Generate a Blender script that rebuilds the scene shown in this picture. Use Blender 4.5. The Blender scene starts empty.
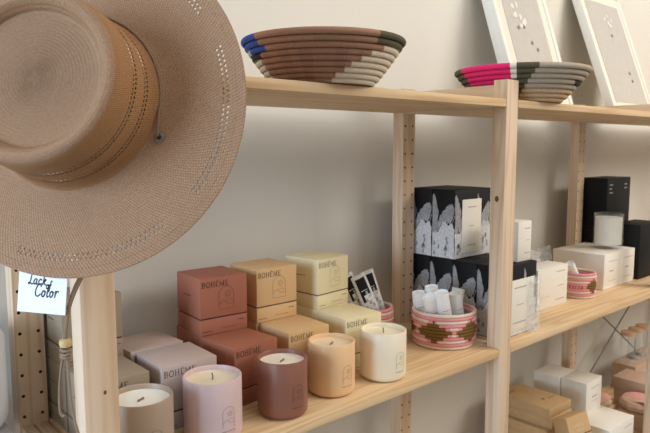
import bpy, bmesh, math, random
from mathutils import Vector, Matrix, Quaternion
random.seed(7)
SC = bpy.context.scene
COL = SC.collection
PI = math.pi
R = math.radians

# ------------------------------------------------------------------ materials
def lin(c):
    return tuple(((x/255)/12.92 if x/255 <= .04045 else ((x/255+.055)/1.055)**2.4) for x in c)

def newmat(name):
    m = bpy.data.materials.new(name); m.use_nodes = True
    nt = m.node_tree; b = nt.nodes['Principled BSDF']
    return m, nt, b

def N(nt, typ, **kw):
    n = nt.nodes.new(typ)
    for k, v in kw.items(): setattr(n, k, v)
    return n

def M(nt, op, a, b=None, c=None):
    n = nt.nodes.new('ShaderNodeMath'); n.operation = op
    for i, v in enumerate((a, b, c)):
        if v is None: continue
        if isinstance(v, (int, float)): n.inputs[i].default_value = v
        else: nt.links.new(v, n.inputs[i])
    return n.outputs[0]

def mixc(nt, fac, a, b):
    n = nt.nodes.new('ShaderNodeMix'); n.data_type = 'RGBA'
    if isinstance(fac, (int, float)): n.inputs[0].default_value = fac
    else: nt.links.new(fac, n.inputs[0])
    for i, v in ((6, a), (7, b)):
        if isinstance(v, tuple): n.inputs[i].default_value = (*lin(v), 1)
        else: nt.links.new(v, n.inputs[i])
    return n.outputs[2]

def bump(nt, bsdf, h, strength=.2, dist=.001):
    b = nt.nodes.new('ShaderNodeBump'); b.inputs['Strength'].default_value = strength
    b.inputs['Distance'].default_value = dist
    nt.links.new(h, b.inputs['Height']); nt.links.new(b.outputs[0], bsdf.inputs['Normal'])

def ocoord(nt, scale=(1, 1, 1)):
    tc = nt.nodes.new('ShaderNodeTexCoord'); mp = nt.nodes.new('ShaderNodeMapping')
    mp.inputs['Scale'].default_value = scale
    nt.links.new(tc.outputs['Object'], mp.inputs[0]); return mp.outputs[0]

def noise(nt, vec, scale, detail=3, rough=.5, dist=0):
    n = nt.nodes.new('ShaderNodeTexNoise'); nt.links.new(vec, n.inputs['Vector'])
    n.inputs['Scale'].default_value = scale; n.inputs['Detail'].default_value = detail
    n.inputs['Roughness'].default_value = rough; n.inputs['Distortion'].default_value = dist
    return n.outputs[0]

def flat(name, c, rough=.6, var=.06, nscale=60, bmp=.08, spec=.35):
    """painted / printed / card surface with a faint mottled grain"""
    m, nt, b = newmat(name)
    v = ocoord(nt); n = noise(nt, v, nscale, 4, .6)
    d = tuple(max(0, x*(1-var)) for x in c); l = tuple(min(255, x*(1+var)) for x in c)
    nt.links.new(mixc(nt, n, d, l), b.inputs['Base Color'])
    b.inputs['Roughness'].default_value = rough
    b.inputs['Specular IOR Level'].default_value = spec
    if bmp: bump(nt, b, noise(nt, v, nscale*6, 2), bmp, .0006)
    return m

def pine(name, axis, light=(222, 199, 170), dark=(198, 166, 128)):
    m, nt, b = newmat(name)
    s = [30, 30, 30]; s[axis] = 1.3
    v = ocoord(nt, tuple(s))
    n = noise(nt, v, 1.0, 2, .4, .35)
    rings = M(nt, 'SINE', M(nt, 'MULTIPLY', n, 34))
    rings = M(nt, 'POWER', M(nt, 'MULTIPLY_ADD', rings, .5, .5), 2.2)
    s2 = [260, 260, 260]; s2[axis] = 5
    fine = noise(nt, ocoord(nt, tuple(s2)), 1, 3, .6)
    big = noise(nt, ocoord(nt), 3.0, 2)
    c1 = mixc(nt, M(nt, 'MULTIPLY', rings, .72), light, dark)
    c2 = mixc(nt, M(nt, 'MULTIPLY', fine, .22), c1, tuple(int(x*.86) for x in dark))
    c3 = mixc(nt, M(nt, 'MULTIPLY', big, .22), c2, (224, 198, 170))
    nt.links.new(c3, b.inputs['Base Color'])
    b.inputs['Roughness'].default_value = .55; b.inputs['Specular IOR Level'].default_value = .3
    bump(nt, b, fine, .12, .0006)
    return m

PX = pine('pine_along_x', 0, (226, 196, 154), (200, 158, 108)); PY = pine('pine_along_y', 1); PZ = pine('pine_along_z', 2, (224, 199, 171), (198, 163, 130))
HOLESHADE = flat('hole_shade', (120, 86, 58), .8)  # shade of the peg holes' depth, put into the colour of their inside
KNOT = flat('knot_brown', (122, 70, 44), .7, .15)
BLACK = flat('card_black', (18, 19, 21), .55, .1, spec=.22)
INK = flat('ink', (38, 36, 36), .6)
GREYINK = flat('grey_ink', (172, 168, 162), .7)
WHITE = flat('card_white', (236, 230, 219), .55, .02)
PAPER = flat('paper_white', (240, 240, 240), .6, .02)
LEAFGREY = flat('leaf_grey', (146, 146, 148), .6, .35, 130)
LEAFPALE = flat('leaf_pale', (216, 214, 214), .6, .26, 160)
KRAFT = flat('kraft_card', (194, 160, 116), .75, .05)
PALEK = flat('kraft_pale_print', (214, 188, 156), .75)
KRAFTDARK = flat('kraft_print', (104, 74, 50), .8)
WAX = flat('wax', (243, 232, 212), .45, .015, 20, 0)
WICK = flat('wick', (140, 114, 86), .8)
METAL = flat('metal_grey', (120, 112, 104), .35, .05)

def cellophane(name, tint=(235, 235, 235), alpha=.32):
    m, nt, b = newmat(name)
    b.inputs['Base Color'].default_value = (*lin(tint), 1); b.inputs['Roughness'].default_value = .12
    tr = N(nt, 'ShaderNodeBsdfTransparent'); mx = N(nt, 'ShaderNodeMixShader')
    v = ocoord(nt); n = noise(nt, v, 60, 3)
    nt.links.new(M(nt, 'MULTIPLY_ADD', n, .5, alpha-.25), mx.inputs[0])
    nt.links.new(tr.outputs[0], mx.inputs[1]); nt.links.new(b.outputs[0], mx.inputs[2])
    nt.links.new(mx.outputs[0], nt.nodes['Material Output'].inputs[0])
    bump(nt, b, noise(nt, v, 90, 3), .8, .004)
    return m
CELLO = cellophane('cellophane')
def glass(name, tint=(225, 235, 228)):
    m, nt, b = newmat(name)
    b.inputs['Base Color'].default_value = (*lin(tint), 1); b.inputs['Roughness'].default_value = .03
    b.inputs['Transmission Weight'].default_value = 1; b.inputs['IOR'].default_value = 1.45
    n = noise(nt, ocoord(nt), 14, 2); bump(nt, b, n, .03, .001)
    return m
GLASS = glass('clear_glass')

def thin_glass(name):
    m, nt, b = newmat(name)
    b.inputs['Base Color'].default_value = (*lin((236, 242, 238)), 1); b.inputs['Roughness'].default_value = .04
    lw = N(nt, 'ShaderNodeLayerWeight'); lw.inputs[0].default_value = .25
    tr = N(nt, 'ShaderNodeBsdfTransparent'); tr.inputs[0].default_value = (1, 1, 1, 1); mx = N(nt, 'ShaderNodeMixShader')
    wob = noise(nt, ocoord(nt), 30, 1)
    nt.links.new(M(nt, 'MULTIPLY_ADD', lw.outputs['Facing'], .22, M(nt, 'MULTIPLY', wob, .06)), mx.inputs[0])
    nt.links.new(tr.outputs[0], mx.inputs[1]); nt.links.new(b.outputs[0], mx.inputs[2]); nt.links.new(mx.outputs[0], nt.nodes['Material Output'].inputs[0])
    return m
CLEAR = thin_glass('thin_clear_glass')

# ------------------------------------------------------------------ mesh builder
class MB:
    def __init__(s): s.v = []; s.f = []; s.m = []; s.mats = []
    def mi(s, mat):
        if mat not in s.mats: s.mats.append(mat)
        return s.mats.index(mat)
    def add(s, vs, fs, mat):
        o = len(s.v); i = s.mi(mat)
        s.v += [tuple(p) for p in vs]
        for f in fs: s.f.append(tuple(o+k for k in f)); s.m.append(i)
    def box(s, x0, y0, z0, x1, y1, z1, mat, bev=.0012, xf=None):
        bm = bmesh.new(); bmesh.ops.create_cube(bm, size=1)
        for v in bm.verts:
            v.co = Vector(((x0+x1)/2+v.co.x*(x1-x0), (y0+y1)/2+v.co.y*(y1-y0), (z0+z1)/2+v.co.z*(z1-z0)))
        if bev: bmesh.ops.bevel(bm, geom=bm.edges[:], offset=bev, segments=2, affect='EDGES', profile=.5)
        if xf: bmesh.ops.transform(bm, matrix=xf, verts=bm.verts)
        bm.verts.index_update()
        s.add([v.co.copy() for v in bm.verts], [[v.index for v in f.verts] for f in bm.faces], mat); bm.free()
    def lathe(s, prof, mat, seg=48, xf=None, matf=None, center=(0, 0)):
        vs = []; fs = []; n = len(prof)
        for k in range(seg):
            a = 2*PI*k/seg
            for r, z in prof:
                p = Vector((center[0]+r*math.cos(a), center[1]+r*math.sin(a), z)); vs.append(xf @ p if xf else p)
        mlist = []
        for k in range(seg):
            for j in range(n-1):
                a, b = k*n+j, ((k+1) % seg)*n+j
                fs.append((a, b, b+1, a+1)); mlist.append(matf(j, 2*PI*(k+.5)/seg) if matf else mat)
        o = len(s.v); s.v += [tuple(p) for p in vs]
        for f, m in zip(fs, mlist): s.f.append(tuple(o+k for k in f)); s.m.append(s.mi(m))
    def tube(s, pts, r, mat, seg=10, caps=True):
        pts = [Vector(p) for p in pts]; vs = []; fs = []
        up = Vector((.13, .21, 1)).normalized(); prev = None
        for i, p in enumerate(pts):
            t = (pts[min(i+1, len(pts)-1)]-pts[max(i-1, 0)]).normalized()
            a = (prev - t*prev.dot(t)) if prev else t.cross(up)
            if a.length < 1e-6: a = t.orthogonal()
            a.normalize(); prev = a; b = t.cross(a)
            rr = r[i] if isinstance(r, (list, tuple)) else r
            for k in range(seg):
                an = 2*PI*k/seg; vs.append(p+(a*math.cos(an)+b*math.sin(an))*rr)
        for i in range(len(pts)-1):
            for k in range(seg):
                k2 = (k+1) % seg; fs.append((i*seg+k, i*seg+k2, (i+1)*seg+k2, (i+1)*seg+k))
        if caps:
            fs.append(tuple(range(seg))[::-1]); fs.append(tuple((len(pts)-1)*seg+k for k in range(seg)))
        s.add(vs, fs, mat)
    def ribbon(s, pts, w, mp, mat, close=False):
        """a flat printed stroke: pts in 2D, mp maps 2D to 3D"""
        if close: pts = list(pts)+[pts[0]]
        for (x0, y0), (x1, y1) in zip(pts, pts[1:]):
            dx, dy = x1-x0, y1-y0; L = math.hypot(dx, dy)
            if L < 1e-9: continue
            dx /= L; dy /= L; nx, ny = -dy*w/2, dx*w/2; e = w*.3
            q = [(x0-dx*e+nx, y0-dy*e+ny), (x0-dx*e-nx, y0-dy*e-ny), (x1+dx*e-nx, y1+dy*e-ny), (x1+dx*e+nx, y1+dy*e+ny)]
            s.add([mp(*p) for p in q], [(0, 1, 2, 3)], mat)
    def poly(s, pts, mp, mat):
        s.add([mp(*p) for p in pts], [tuple(range(len(pts)))], mat)
    def build(s, name, parent=None, smooth=True, angle=35):
        me = bpy.data.meshes.new(name); me.from_pydata(s.v, [], s.f)
        for m in s.mats: me.materials.append(m)
        me.polygons.foreach_set('material_index', s.m); me.update()
        bm = bmesh.new(); bm.from_mesh(me); bmesh.ops.recalc_face_normals(bm, faces=bm.faces[:]); bm.to_mesh(me); bm.free()
        if smooth:
            me.polygons.foreach_set('use_smooth', [True]*len(me.polygons))
            try: me.set_sharp_from_angle(angle=R(angle))
            except Exception: pass
        o = bpy.data.objects.new(name, me); COL.objects.link(o)
        if parent: o.parent = parent
        return o

def tag(o, label=None, cat=None, group=None, kind=None):
    if label: o['label'] = label
    if cat: o['category'] = cat
    if group: o['group'] = group
    if kind: o['kind'] = kind
    return o
def thing(name, label, cat, loc=(0, 0, 0), rz=0, group=None):
    o = bpy.data.objects.new(name, None); COL.objects.link(o); o.empty_display_size = .05
    o.location = loc; o.rotation_euler = (0, 0, rz); return tag(o, label, cat, group)

# ------------------------------------------------------------------ lettering
def arc(cx, cy, rx, ry, a0, a1, n=10):
    return [(cx+rx*math.cos(R(a0+(a1-a0)*i/n)), cy+ry*math.sin(R(a0+(a1-a0)*i/n))) for i in range(n+1)]
# serif capitals, unit height: (strokes, advance); a stroke is (points, weight)
SERIF = {
 'B': ([([(.12, 0), (.12, 1)], .15), ([(.0, 0), (.3, 0)], .06), ([(0, 1), (.3, 1)], .06), ([(.12, 1), (.35, 1)]+arc(.35, .77, .2, .23, 90, -90)+[(.12, .54)], .09), ([(.35, .54)]+arc(.37, .27, .25, .27, 90, -90)+[(.12, 0)], .1)], .74),
 'O': ([(arc(.42, .5, .36, .5, 0, 360, 20), .12)], .9),
 'H': ([([(.12, 0), (.12, 1)], .14), ([(.66, 0), (.66, 1)], .14), ([(.12, .52), (.66, .52)], .07), ([(0, 0), (.25, 0)], .06), ([(0, 1), (.25, 1)], .06), ([(.54, 0), (.79, 0)], .06), ([(.54, 1), (.79, 1)], .06)], .9),
 'E': ([([(.12, 0), (.12, 1)], .14), ([(0, 0), (.55, 0), (.57, .2)], .07), ([(0, 1), (.52, 1), (.54, .82)], .07), ([(.12, .52), (.42, .52)], .07)], .7),
 'È': ([([(.12, 0), (.12, 1)], .14), ([(0, 0), (.55, 0), (.57, .2)], .07), ([(0, 1), (.52, 1), (.54, .82)], .07), ([(.12, .52), (.42, .52)], .07), ([(.2, 1.3), (.36, 1.14)], .09)], .7),
 'M': ([([(.1, 0), (.1, 1)], .07), ([(.86, 0), (.86, 1)], .14), ([(.1, 1), (.48, .08), (.86, 1)], .1), ([(0, 0), (.22, 0)], .06), ([(.72, 0), (1, 0)], .06), ([(0, 1), (.14, 1)], .06), ([(.84, 1), (1, 1)], .06)], 1.12),
}
def serif_text(mb, txt, x, y, h, mp, mat, tr=.12):
    for c in txt:
        st, adv = SERIF[c]
        for pts, w in st: mb.ribbon([(x+px*h, y+py*h) for px, py in pts], w*h, mp, mat)
        x += (adv+tr)*h
    return x
def arch_logo(mb, cx, y0, w, h, mp, mat, t=.0007):
    """arched doorway outline with a little sun and two hill lines"""
    r = w/2
    mb.ribbon([(cx-r, y0), (cx-r, y0+h-r)]+arc(cx, y0+h-r, r, r, 180, 0, 14)+[(cx+r, y0)], t, mp, mat, True)
    mb.ribbon(arc(cx+.1*w, y0+h*.66, w*.13, w*.13, 0, 360, 10), t, mp, mat)
    for k in range(8):
        a = k*PI/4; c, s_ = math.cos(a), math.sin(a)
        mb.ribbon([(cx+.1*w+c*w*.17, y0+h*.66+s_*w*.17), (cx+.1*w+c*w*.24, y0+h*.66+s_*w*.24)], t*.8, mp, mat)
    mb.ribbon([(cx-r, y0+h*.2), (cx-.3*w, y0+h*.34), (cx-.12*w, y0+h*.36), (cx+.1*w, y0+h*.22), (cx+.3*w, y0+h*.2), (cx+r, y0+h*.27)], t, mp, mat)
    mb.ribbon([(cx-.1*w, y0+h*.36), (cx+.12*w, y0+h*.42), (cx+r, y0+h*.36)], t*.8, mp, mat)
def micro(mb, x0, x1, y, h, mp, mat, n=None):
    """a line of print too small to read: short dashes"""
    x = x0; rnd = random.Random(int(x0*1e5)+int(y*1e5))
    while x < x1-h*.3:
        l = h*rnd.uniform(.5, 1.6); l = min(l, x1-x)
        mb.ribbon([(x, y), (x+l, y)], h*.62, mp, mat); x += l+h*.75
def front(yf, off=.0003):            # print on a face looking towards -Y
    return lambda u, v: (u, yf-off, v)
def leftface(xf, off=.0003):         # print on a face looking towards -X; u grows towards -Y
    return lambda u, v: (xf-off, -u, v)
def topface(z, off=.0003):
    return lambda u, v: (u, v, z+off)

# ------------------------------------------------------------------ constants of the shelving
TX, TY, D = .0416, .0311, .302
FX = [0, .852, 1.694, 2.546]
ZM, ZT, ZB, TH = .5562, 1.0678, .08, .0158
ZPOST, ZFLOOR = 1.1063, -.135
YW = .362

# ------------------------------------------------------------------ room
def wallmat(name, c):
    m, nt, b = newmat(name); v = ocoord(nt)
    n = noise(nt, v, 1.5, 3); n2 = noise(nt, v, 180, 3)
    nt.links.new(mixc(nt, n, tuple(x*.975 for x in c), c), b.inputs['Base Color'])
    b.inputs['Roughness'].default_value = .85; b.inputs['Specular IOR Level'].default_value = .15
    bump(nt, b, n2, .12, .001); return m
WALLM = wallmat('plaster', (224, 220, 211))
FLOORM = flat('concrete_floor', (150, 146, 142), .6, .12, 6)
mb = MB(); mb.box(-3.5, YW, ZFLOOR, 5.5, YW+.1, 2.7, WALLM, 0); tag(mb.build('wall_back', smooth=False), kind='structure')
mb = MB(); mb.box(-3.5, -4.5, ZFLOOR-.05, 5.5, YW+.1, ZFLOOR, FLOORM, 0); tag(mb.build('floor', smooth=False), kind='structure')
mb = MB(); mb.box(-3.5, -4.5, 2.7, 5.5, YW+.1, 2.75, WALLM, 0); tag(mb.build('ceiling', smooth=False), kind='structure')

# ------------------------------------------------------------------ shelving unit
unit = thing('shelving_unit', 'open pine shelving unit with drilled posts and plank shelves along the wall', 'shelf', (0, 0, ZFLOOR))
def drilled_front(mb, x0, x1, y, z0, z1, cols, zs, r, depth, mat, dark):
    """front face with real round peg holes: per-cell plates with an octagonal opening"""
    zc = sorted(z for z in zs if z0+.01 < z < z1-.01)
    cuts = [z0]+[(a+b)/2 for a, b in zip(zc, zc[1:])]+[z1]
    xm = (cols[0]+cols[1])/2
    for i, z in enumerate(zc):
        a0, a1 = cuts[i], cuts[i+1]
        for (xa, xb), cx in (((x0, xm), cols[0]), ((xm, x1), cols[1])):
            angs = sorted(set([2*PI*k/14 for k in range(14)]+[math.atan2(zz-z, xx-cx) % (2*PI) for xx in (xa, xb) for zz in (a0, a1)]))
            inn = []; out = []; back = []
            for a in angs:
                c, s_ = math.cos(a), math.sin(a)
                t = min([(xb-cx)/c if c > 1e-9 else (xa-cx)/c if c < -1e-9 else 9, (a1-z)/s_ if s_ > 1e-9 else (a0-z)/s_ if s_ < -1e-9 else 9])
                inn.append((cx+r*c, y, z+r*s_)); out.append((cx+t*c, y, z+t*s_)); back.append((cx+r*c, y+depth, z+r*s_))
            n = len(angs)
            mb.add(inn+out, [(k, (k+1) % n, n+(k+1) % n, n+k) for k in range(n)], mat)
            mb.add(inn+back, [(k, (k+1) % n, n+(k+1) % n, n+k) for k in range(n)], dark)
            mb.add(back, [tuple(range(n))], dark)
def post(x, front_, parent):
    mb = MB()
    if front_:
        mb.box(x, 0, ZFLOOR, x+TX, TY, ZPOST, PZ, .0012)
    else:
        y0, y1 = D-TY, D
        v = [(x, y0, ZFLOOR), (x+TX, y0, ZFLOOR), (x+TX, y1, ZFLOOR), (x, y1, ZFLOOR), (x, y0, ZPOST), (x+TX, y0, ZPOST), (x+TX, y1, ZPOST), (x, y1, ZPOST)]
        mb.add(v, [(1, 2, 6, 5), (2, 3, 7, 6), (3, 0, 4, 7), (4, 5, 6, 7), (0, 3, 2, 1)], PZ)
        zs = [.635+.032*k for k in range(-22, 15)] if x < .1 else [.2855+.032*k for k in range(-12, 26)]
        drilled_front(mb, x, x+TX, y0, ZFLOOR, ZPOST, (x+.0072, x+.0332), zs, .0025, .012, PZ, HOLESHADE)
    o = mb.build('post', parent)
    o.location = (0, 0, -ZFLOOR)
    return o
def under_unit(o): o.location = (0, 0, -ZFLOOR); return o
def disc(mb, c, ax, r, mat, seg=14):
    c = Vector(c); a, b = (Vector((0, 1, 0)), Vector((0, 0, 1))) if ax == 'x' else (Vector((1, 0, 0)), Vector((0, 0, 1)))
    mb.add([c+a*r*math.cos(2*PI*k/seg)*.8+b*r*math.sin(2*PI*k/seg)*1.1 for k in range(seg)], [tuple(range(seg))], mat)
frames = []
for i, x in enumerate(FX):
    fr = bpy.data.objects.new('side_frame', None); COL.objects.link(fr); fr.parent = unit; frames.append(fr)
    post(x, True, fr); post(x, False, fr)
    for z0, z1 in ((1.049, 1.097), (.515, ZM-.0005), (.02, .068)):
        mb = MB()
        if z0 == .515:
            mb.box(x+.003, TY, z0, x+.0185, D-TY, z1, PY, .0008); mb.box(x+.0205, TY, z0, x+TX-.003, D-TY, z1, PY, .0008)
        else: mb.box(x+.001, TY, z0, x+TX-.008, D-TY, z1, PY, .001)
        under_unit(mb.build('rung', fr))
    if i in (0, 1):
        mb = MB()
        if i == 0: disc(mb, (.0245, -.0003, .686), 'y', .0024, KNOT)
        else: disc(mb, (x-.0003, .0165, .868), 'x', .0058, KNOT)
        under_unit(mb.build('knot', fr))
mb = MB(); mb.tube([(.022, .004, 1.072), (.022, -.04, 1.075), (.022, -.062, 1.079)], .005, PY, 12); under_unit(mb.build('peg', frames[0]))
for i in range(3):
    x0, x1 = FX[i]+TX, FX[i+1]
    for z in (ZT, ZM, ZB):
        mb = MB(); mb.box(x0+.0006, 0, z-TH, x1-.0006, D, z, PX, .0016)
        under_unit(mb.build('shelf_board', unit))
# cross brace at the back of the section beyond the third frame
mb = MB()
mb.tube([(1.735, .296, .067), (2.546, .296, .586)], .0025, METAL, 8); mb.tube([(1.735, .300, .512), (2.546, .300, .009)], .0025, METAL, 8)
under_unit(mb.build('cross_brace', unit))

# things rest a hair above the boards
ZM += .0006; ZT += .0006; ZB += .0006
# ------------------------------------------------------------------ candle boxes
def darker(c, k): return tuple(int(x*k) for x in c)
BOXC = {'taupe': (154, 138, 118), 'lilac': (186, 166, 158), 'red': (160, 98, 76), 'peach': (212, 174, 126), 'cream': (230, 216, 176)}
BM = {k: flat('card_'+k, v, .62, .02) for k, v in BOXC.items()}
BI = {k: flat('print_'+k, darker(v, .50), .62, .02) for k, v in BOXC.items()}
BA = {k: flat('logo_'+k, darker(v, .82), .62, .02) for k, v in BOXC.items()}
BN = {k: flat('neck_'+k, darker(v, .5), .7) for k, v in BOXC.items()}
W_, H_ = .0905, .098
def candle_box(kind, x, y, z, ang, label, wx=W_, wy=W_, group=None):
    """x, y = its front corner towards the window side"""
    t = thing('candle_box', label, 'box', (x, y, z), R(ang), group or CB)
    m, ink = BM[kind], BI[kind]
    b = MB(); b.box(0, 0, 0, wx, wy, .0265, m, .0006); b.box(.0018, .0018, .0262, wx-.0018, wy-.0018, .0295, BN[kind], 0)
    mp = front(0); micro(b, wx*.8, wx*.95, .0185, .0024, mp, ink); micro(b, wx*.05, wx*.24, .006, .0018, mp, ink); micro(b, wx*.45, wx*.78, .0085, .0012, mp, ink)
    b.build('base', t)
    l = MB(); l.box(0, 0, .0292, wx, wy, H_, m, .0006)
    serif_text(l, 'BOHÈME', wx*.04, H_-.0158, .0090, mp, ink)
    arch_logo(l, wx*.55, .041, wx*.32, .040, mp, BA[kind], .00085)
    lf = leftface(0); micro(l, -wy*.68, -wy*.4, .064, .0026, lf, ink)
    l.build('lid', t)
    return t
CB = 'boxes of one candle range on the middle shelf'
candle_box('taupe', .048, .112, ZM, 0, 'lone taupe candle box in front of the taupe stack, behind the taupe candle', .086)
candle_box('taupe', .047, .206, ZM, 0, 'lower taupe candle box of the two-box stack behind the first post', .09)
candle_box('taupe', .047, .206, ZM+H_+.0005, 0, 'upper taupe candle box of the two-box stack behind the first post', .09)
candle_box('lilac', .152, .110, ZM, -2.0, 'pale lilac candle box with lettering, in front of its twin beside the rosewood boxes')
candle_box('lilac', .150, .203, ZM, 3.0, 'pale lilac candle box set behind the lettered lilac box, against the wall', .0905, .088)
candle_box('red', .279, .113, ZM, 4.5, 'rosewood red candle box standing in front of the rosewood stack')
candle_box('red', .277, .208, ZM, 0, 'lower rosewood red candle box mostly hidden under the upper one')
candle_box('red', .273, .206, ZM+H_+.0005, -4.0, 'upper rosewood red candle box on top of its stack')
candle_box('peach', .396, .122, ZM, -1.2, 'peach tan candle box in front of the peach stack, behind the peach candle')
candle_box('peach', .391, .212, ZM, -1, 'lower peach tan candle box beneath the upper peach one')
candle_box('peach', .391, .209, ZM+H_+.0005, -1.2, 'upper peach tan candle box topping the stack between the red and cream stacks')
candle_box('cream', .528, .120, ZM, -3, 'pale yellow candle box in front of the yellow stack, behind the ivory candle')
candle_box('cream', .532, .210, ZM, 2, 'lower pale yellow candle box beneath the upper yellow one')
candle_box('cream', .536, .208, ZM+H_+.0005, 6, 'upper pale yellow candle box, tallest point of the row of stacks')

# ------------------------------------------------------------------ candles
def candle(kind, c, waxc, x, y, dia, h, label, wick=0):
    r = dia/2
    t = thing('scented_candle', label, 'candle', (x, y, ZM), 0, 'scented candles in a row on the middle shelf')
    m = flat('glazed_'+kind, c, .42, .02, 25, .02, .45); ink = flat('print_on_'+kind, darker(c, .80), .5)
    wm = flat('wax_'+kind, waxc, .4, .02, 20, 0)
    b = MB(); th = .0032; rb = .009
    prof = [(0.0001, .0012), (r*.6, .0006), (r-rb, 0)]+[(r-rb+rb*math.sin(R(a)), rb-rb*math.cos(R(a))) for a in (18, 36, 54, 72, 90)]+[(r, h*.5), (r, h-.0016), (r-.0008, h-.0003), (r-th/2, h), (r-th+.0008, h-.0003), (r-th, h-.0016), (r-th, h*.5), (r-th, .012), (.0001, .012)]
    b.lathe(prof, m, 64)
    def cyl(u, v): a = -PI/2+u/r; return ((r+.0002)*math.cos(a), (r+.0002)*math.sin(a), v)
    arch_logo(b, 0, h*.27, .019, .030, cyl, ink, .0008)
    micro(b, -.010, .010, h*.27-.0055, .0034, cyl, ink)
    b.build('vessel', t)
    w = MB(); zt = h-.0085
    w.lathe([(.0001, zt+.0003), (r*.5, zt), (r-th-.003, zt+.0001), (r-th-.0002, zt+.0012), (r-th-.0002, zt-.01)], wm, 48); w.build('wax', t)
    k = MB()
    if wick: k.box(-.006, -.0008, zt-.001, .006, .0008, zt+.0032, WICK, .0003, Matrix.Rotation(R(25), 4, 'Z'))
    else: k.tube([(0, 0, zt-.001), (.0006, 0, zt+.005), (.0002, .001, zt+.010)], .0011, WICK, 8)
    k.build('wick', t)
candle('taupe', (166, 144, 124), (240, 236, 226), .095, .058, .084, .090, 'matte taupe candle with wooden wick and white wax, next to the first post', 1)
candle('lilac', (210, 184, 184), (236, 222, 196), .206, .060, .0845, .090, 'pale pink lilac candle, in front of the lilac lettered box')
candle('rosewood', (138, 90, 74), (240, 230, 216), .3303, .0556, .0789, .090, 'dark rosewood brown candle with pale wax near the shelf edge', 1)
candle('peach', (232, 190, 144), (240, 216, 184), .446, .0685, .0806, .090, 'peach beige candle between the rosewood and ivory candles', 1)
candle('ivory', (238, 224, 198), (244, 232, 206), .5643, .0587, .0840, .088, 'ivory white candle nearest the basket of paper rolls')

# ------------------------------------------------------------------ coiled baskets
PINKB = flat('raffia_pink', (226, 150, 156), .85, .12, 300, .3); CREAMB = flat('raffia_cream', (226, 208, 188), .85, .1, 300, .3)
OLIVEB = flat('raffia_olive', (118, 88, 42), .85, .15, 300, .3); ROSEB = flat('raffia_rose', (180, 92, 96), .85, .15, 300, .3)
def coil_profile(pairs, rc, n=6):
    """outer then inner wall of stacked coils; pairs = (radius, z) of each coil centre, bottom to top"""
    out = []; idx = []
    for i, (r, z) in enumerate(pairs):
        for k in range(n+1):
            a = -80+160*k/n
            out.append((r+rc*math.cos(R(a)), z+rc*math.sin(R(a)))); idx.append(i)
    for i, (r, z) in reversed(list(enumerate(pairs))):
        for k in range(n+1):
            a = 100+160*k/n
            out.append((r+rc*math.cos(R(a)), z+rc*math.sin(R(a)))); idx.append(i)
    return out, idx
def diamond_basket(name, label, x, y, r, n, rc, azs, group):
    t = thing(name, label, 'basket', (x, y, ZM), 0, group)
    zs = [rc+i*rc*1.9 for i in range(n)]
    pairs = [(r-rc-.004*abs((i-n*.5)/(n*.5))**2*(1 if i < n/2 else .3), z) for i, z in enumerate(zs)]
    prof, idx = coil_profile(pairs, rc)
    half = R(34)
    ctr = (n-1)*.48
    def mf(j, a):
        i = idx[min(j, len(idx)-1)]
        if j >= len(idx)//2: return CREAMB if i % 2 else PINKB
        da = min(abs(((a-z0+PI) % (2*PI))-PI) for z0 in azs)
        lvl = 1-abs(i-ctr)/(n*.31)
        if lvl > 0 and da < half*lvl: return OLIVEB
        if lvl > -.15 and da < half*max(0, lvl)+R(6): return PINKB
        if abs(i-ctr) < .6: return ROSEB if int(a*12) % 2 else PINKB
        return PINKB if i % 2 else CREAMB
    b = MB(); b.lathe(prof, CREAMB, 96, matf=mf)
    b.build('coiled_wall', t)
    f = MB(); f.lathe([(.0001, .004), (r-rc*1.6, .004), (r-rc*1.6, .001), (.0001, .001)], CREAMB, 48); f.build('woven_bottom', t)
    return t
BG = 'small coiled baskets on the middle shelf'
az_cam = math.atan2(-.709-.14, -.254-.79)
diamond_basket('coiled_basket', 'round pink and cream coiled basket with olive diamonds holding white paper rolls', .8104, .1125, .0692, 11, .00355, [az_cam-.34+k*2*PI/5 for k in range(5)], BG)
diamond_basket('coiled_basket', 'small pink striped basket holding black and white sachets beside the drilled post', .713, .235, .050, 10, .0038, [1.2, 2.6], BG)
diamond_basket('coiled_basket', 'small pink striped basket with olive diamond in front of the big white boxes', 1.4275, .122, .0475, 10, .0037, [az_cam+.75, az_cam-1.4], BG)

# paper rolls in the basket
def roll(i, base, top, label):
    base, top = Vector(base), Vector(top); d = (top-base); L = d.length
    t = thing('paper_roll', label, 'roll', base, 0, 'white rolls in the pink basket')
    t.rotation_mode = 'QUATERNION'; t.rotation_quaternion = Vector((0, 0, 1)).rotation_difference(d)
    b = MB(); r = .0142
    b.lathe([(.0001, 0), (r, 0), (r, L), (r-.0016, L), (r-.0016, L-.004), (.0001, L-.004)], PAPER, 32)
    qi = t.rotation_quaternion.inverted(); cam = qi @ (Vector((-.254, -.709, .973))-base)
    a0 = math.atan2(cam.y, cam.x)+.35
    def cyl(u, v): a = a0+u/r; return ((r+.0002)*math.cos(a), (r+.0002)*math.sin(a), v)
    micro(b, -.007, .008, L*.66, .0032, cyl, GREYINK); micro(b, -.005, .004, L*.54, .0028, cyl, GREYINK); b.ribbon(arc(0, L*.44, .002, .002, 0, 360, 8), .0008, cyl, GREYINK)
    b.build('rolled_sheet', t)
roll(0, (.802, .122, ZM+.014), (.752, .106, ZM+.108), 'white paper roll at the basket edge, leaning toward the ivory candle')
roll(1, (.800, .090, ZM+.014), (.766, .086, ZM+.119), 'white paper roll with grey print, longest one at the basket front')
roll(2, (.818, .140, ZM+.014), (.803, .142, ZM+.117), 'white paper roll at the back of the bunch, mostly hidden')
roll(3, (.834, .088, ZM+.014), (.818, .090, ZM+.108), 'white paper roll with grey print, third along the basket front')
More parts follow.
